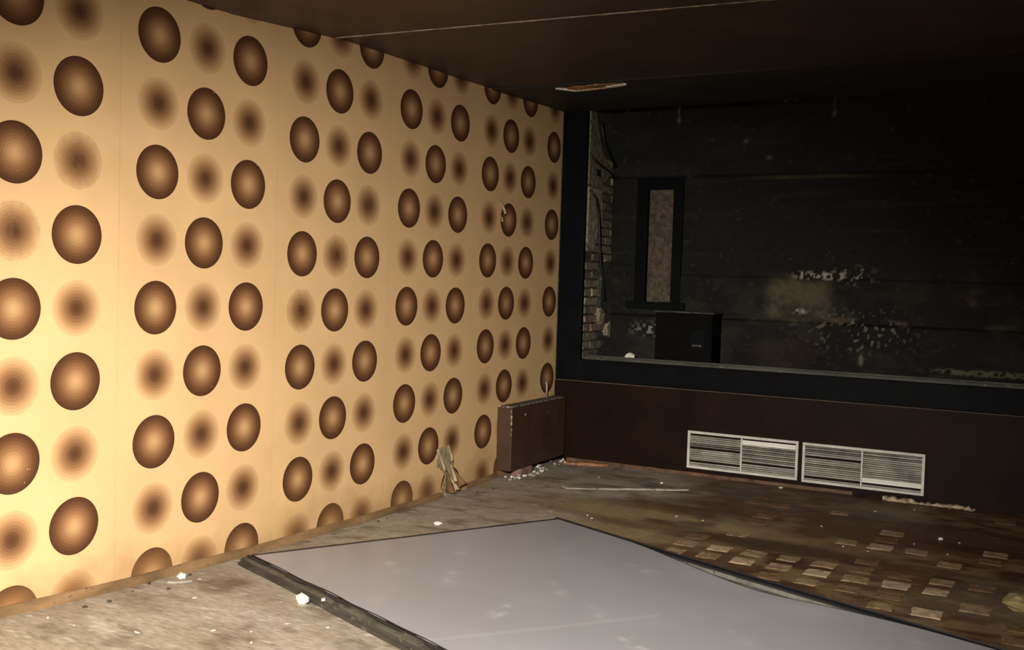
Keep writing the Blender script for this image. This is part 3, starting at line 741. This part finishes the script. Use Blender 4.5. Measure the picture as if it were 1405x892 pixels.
# notable single pieces
o = link('plaster_lump', lump_mesh('plaster_lump', .04, 2, .7, .18, 3), MAT['white']); o.scale = (1.15, .8, .9)
o.location = (.80, 3.655, fz(.8, 3.65)); o.rotation_euler.z = -.35
tag(o, 'bright white lump of plaster on the floor against the dark rail', 'plaster')
o = crumb('plaster_chip', .905, 3.685, .016, MAT['white'], 'small white chip lying on the dark rail of the sheet', 'plaster', None, z=.030)
crumb('plaster_lump', .09, 3.60, .030, MAT['white'], 'white plaster crumb beside the tan skirting', 'plaster', None, seed=21, sub=2)
ragged_bar('splinter', (.10, 3.50, fz(.1, 3.5)), (.18, 3.58, fz(.15, 3.55)), .018, .012, MAT['lath'], None, n=5, seed=14)
tag(bpy.data.objects['splinter.001'] if 'splinter.001' in bpy.data.objects else bpy.data.objects['splinter'], 'small grey splinter on the floor by the tan skirting', 'splinter')
o = crumb('paper_scrap', .62, 7.0, .001, MAT['white'], 'x', 'x', None); bpy.data.objects.remove(o)
o = link('paper_wad', lump_mesh('paper_wad', .045, 2, .8, .3, 17), MAT['white']); o.location = (.60, 8.09, SILL-.005)
tag(o, 'crumpled white paper wad on the window ledge beside the black cabinet', 'paper')
ragged_bar('wood_strip', (.66, 6.76, .004), (1.44, 7.26, .004), .035, .014, MAT['lath'], None, n=14, jit=.2, seed=31)
tag(bpy.data.objects['wood_strip'], 'long thin grey wooden strip lying flat on the stained floor', 'wood strip')
ragged_bar('filler_strip', (2.72, L-.055, .002), (3.34, L-.05, .002), .05, .03, MAT['yellow'], None, n=30, jit=.85, seed=33)
bpy.data.objects['filler_strip'].data.materials.clear(); bpy.data.objects['filler_strip'].data.materials.append(worn('pale_foam', (.50, .40, .26), (.2, .13, .06), rough=.85, scale=14, amount=.3, chip_at=.6, bump=.6))
tag(bpy.data.objects['filler_strip'], 'ragged pale foam strip along the foot of the brown dado', 'foam')
o = link('foam_chunk', lump_mesh('foam_chunk', .21, 3, .22, .10, 41), MAT['yellow']); o.location = (3.84, 5.53, .0)
tag(o, 'yellowish crumbling foam chunk on the brown floor', 'foam')
# loose skirting piece near the radiator corner
ragged_bar('wood_offcut', (.20, 7.70, .002), (.55, 7.83, .002), .07, .025, MAT['wood'], None, n=8, jit=.3, seed=44)
tag(bpy.data.objects['wood_offcut'], 'reddish broken wood offcut on the floor between radiator and dado', 'wood')
G1 = 'plaster chips on the pale floor beside the wallpapered wall'
for k in range(20):
    x = random.uniform(.04, 1.1); y = 2.75+random.random()*1.1
    if (x-A[0])*.357+(y-A[1])*.934 > -.10: continue
    crumb('plaster_chip', x, y, random.uniform(.004, .010), MAT['white'] if random.random() < .35 else MAT['crumb'], 'small plaster chip on the pale floor beside the wallpapered wall', 'plaster', G1, .3).scale = (random.uniform(1, 2.2), random.uniform(.6, 1), .7)
G2 = 'rubble under the radiator'
for k in range(34):
    y = random.uniform(6.80, 7.85); x = random.gauss(.14, .05)
    if x < .03 or abs(x-.105) < .062 and abs(y-7.13) < .13: x = .19+random.uniform(0, .05)
    crumb('plaster_chip', x, y, random.uniform(.008, .022), random.choice((MAT['white'], MAT['crumb'], MAT['crumb'])), 'pale plaster crumb in the rubble at the foot of the radiator', 'plaster', G2, .6)
G3 = 'chips on the brown stained floor'
for k in range(14):
    x = random.uniform(.6, 3.6); y = random.uniform(5.9, 7.7)
    crumb('plaster_chip', x, y, random.uniform(.006, .012), random.choice((MAT['white'], MAT['crumb'], MAT['crumb'])), 'tiny pale chip on the brown stained floor', 'plaster', G3, .5)
G4 = 'dark grit beside the skirting'
for k in range(22):
    y = random.uniform(2.8, 6.6); x = random.uniform(.035, .22)
    if 3.85 < y < 4.25: continue
    crumb('grit', x, y, random.uniform(.004, .012), MAT['darkcrumb'], 'dark bit of grit on the floor beside the tan skirting', 'grit', G4, .5)
for (x, y, r, lab) in ((.45, 5.36, .03, 'flat grey plaster flake on the floor behind the far edge of the sheet'), (3.22, 6.80, .022, 'white crumb pair on the brown floor before the second grille'), (1.99, 7.80, .018, 'white crumb on the floor below the first grille'), (1.17, 7.42, .022, 'pale crumb on the grey floor near the wooden strip')):
    crumb('plaster_flake', x, y, r, MAT['white'], lab, 'plaster', None, .4)
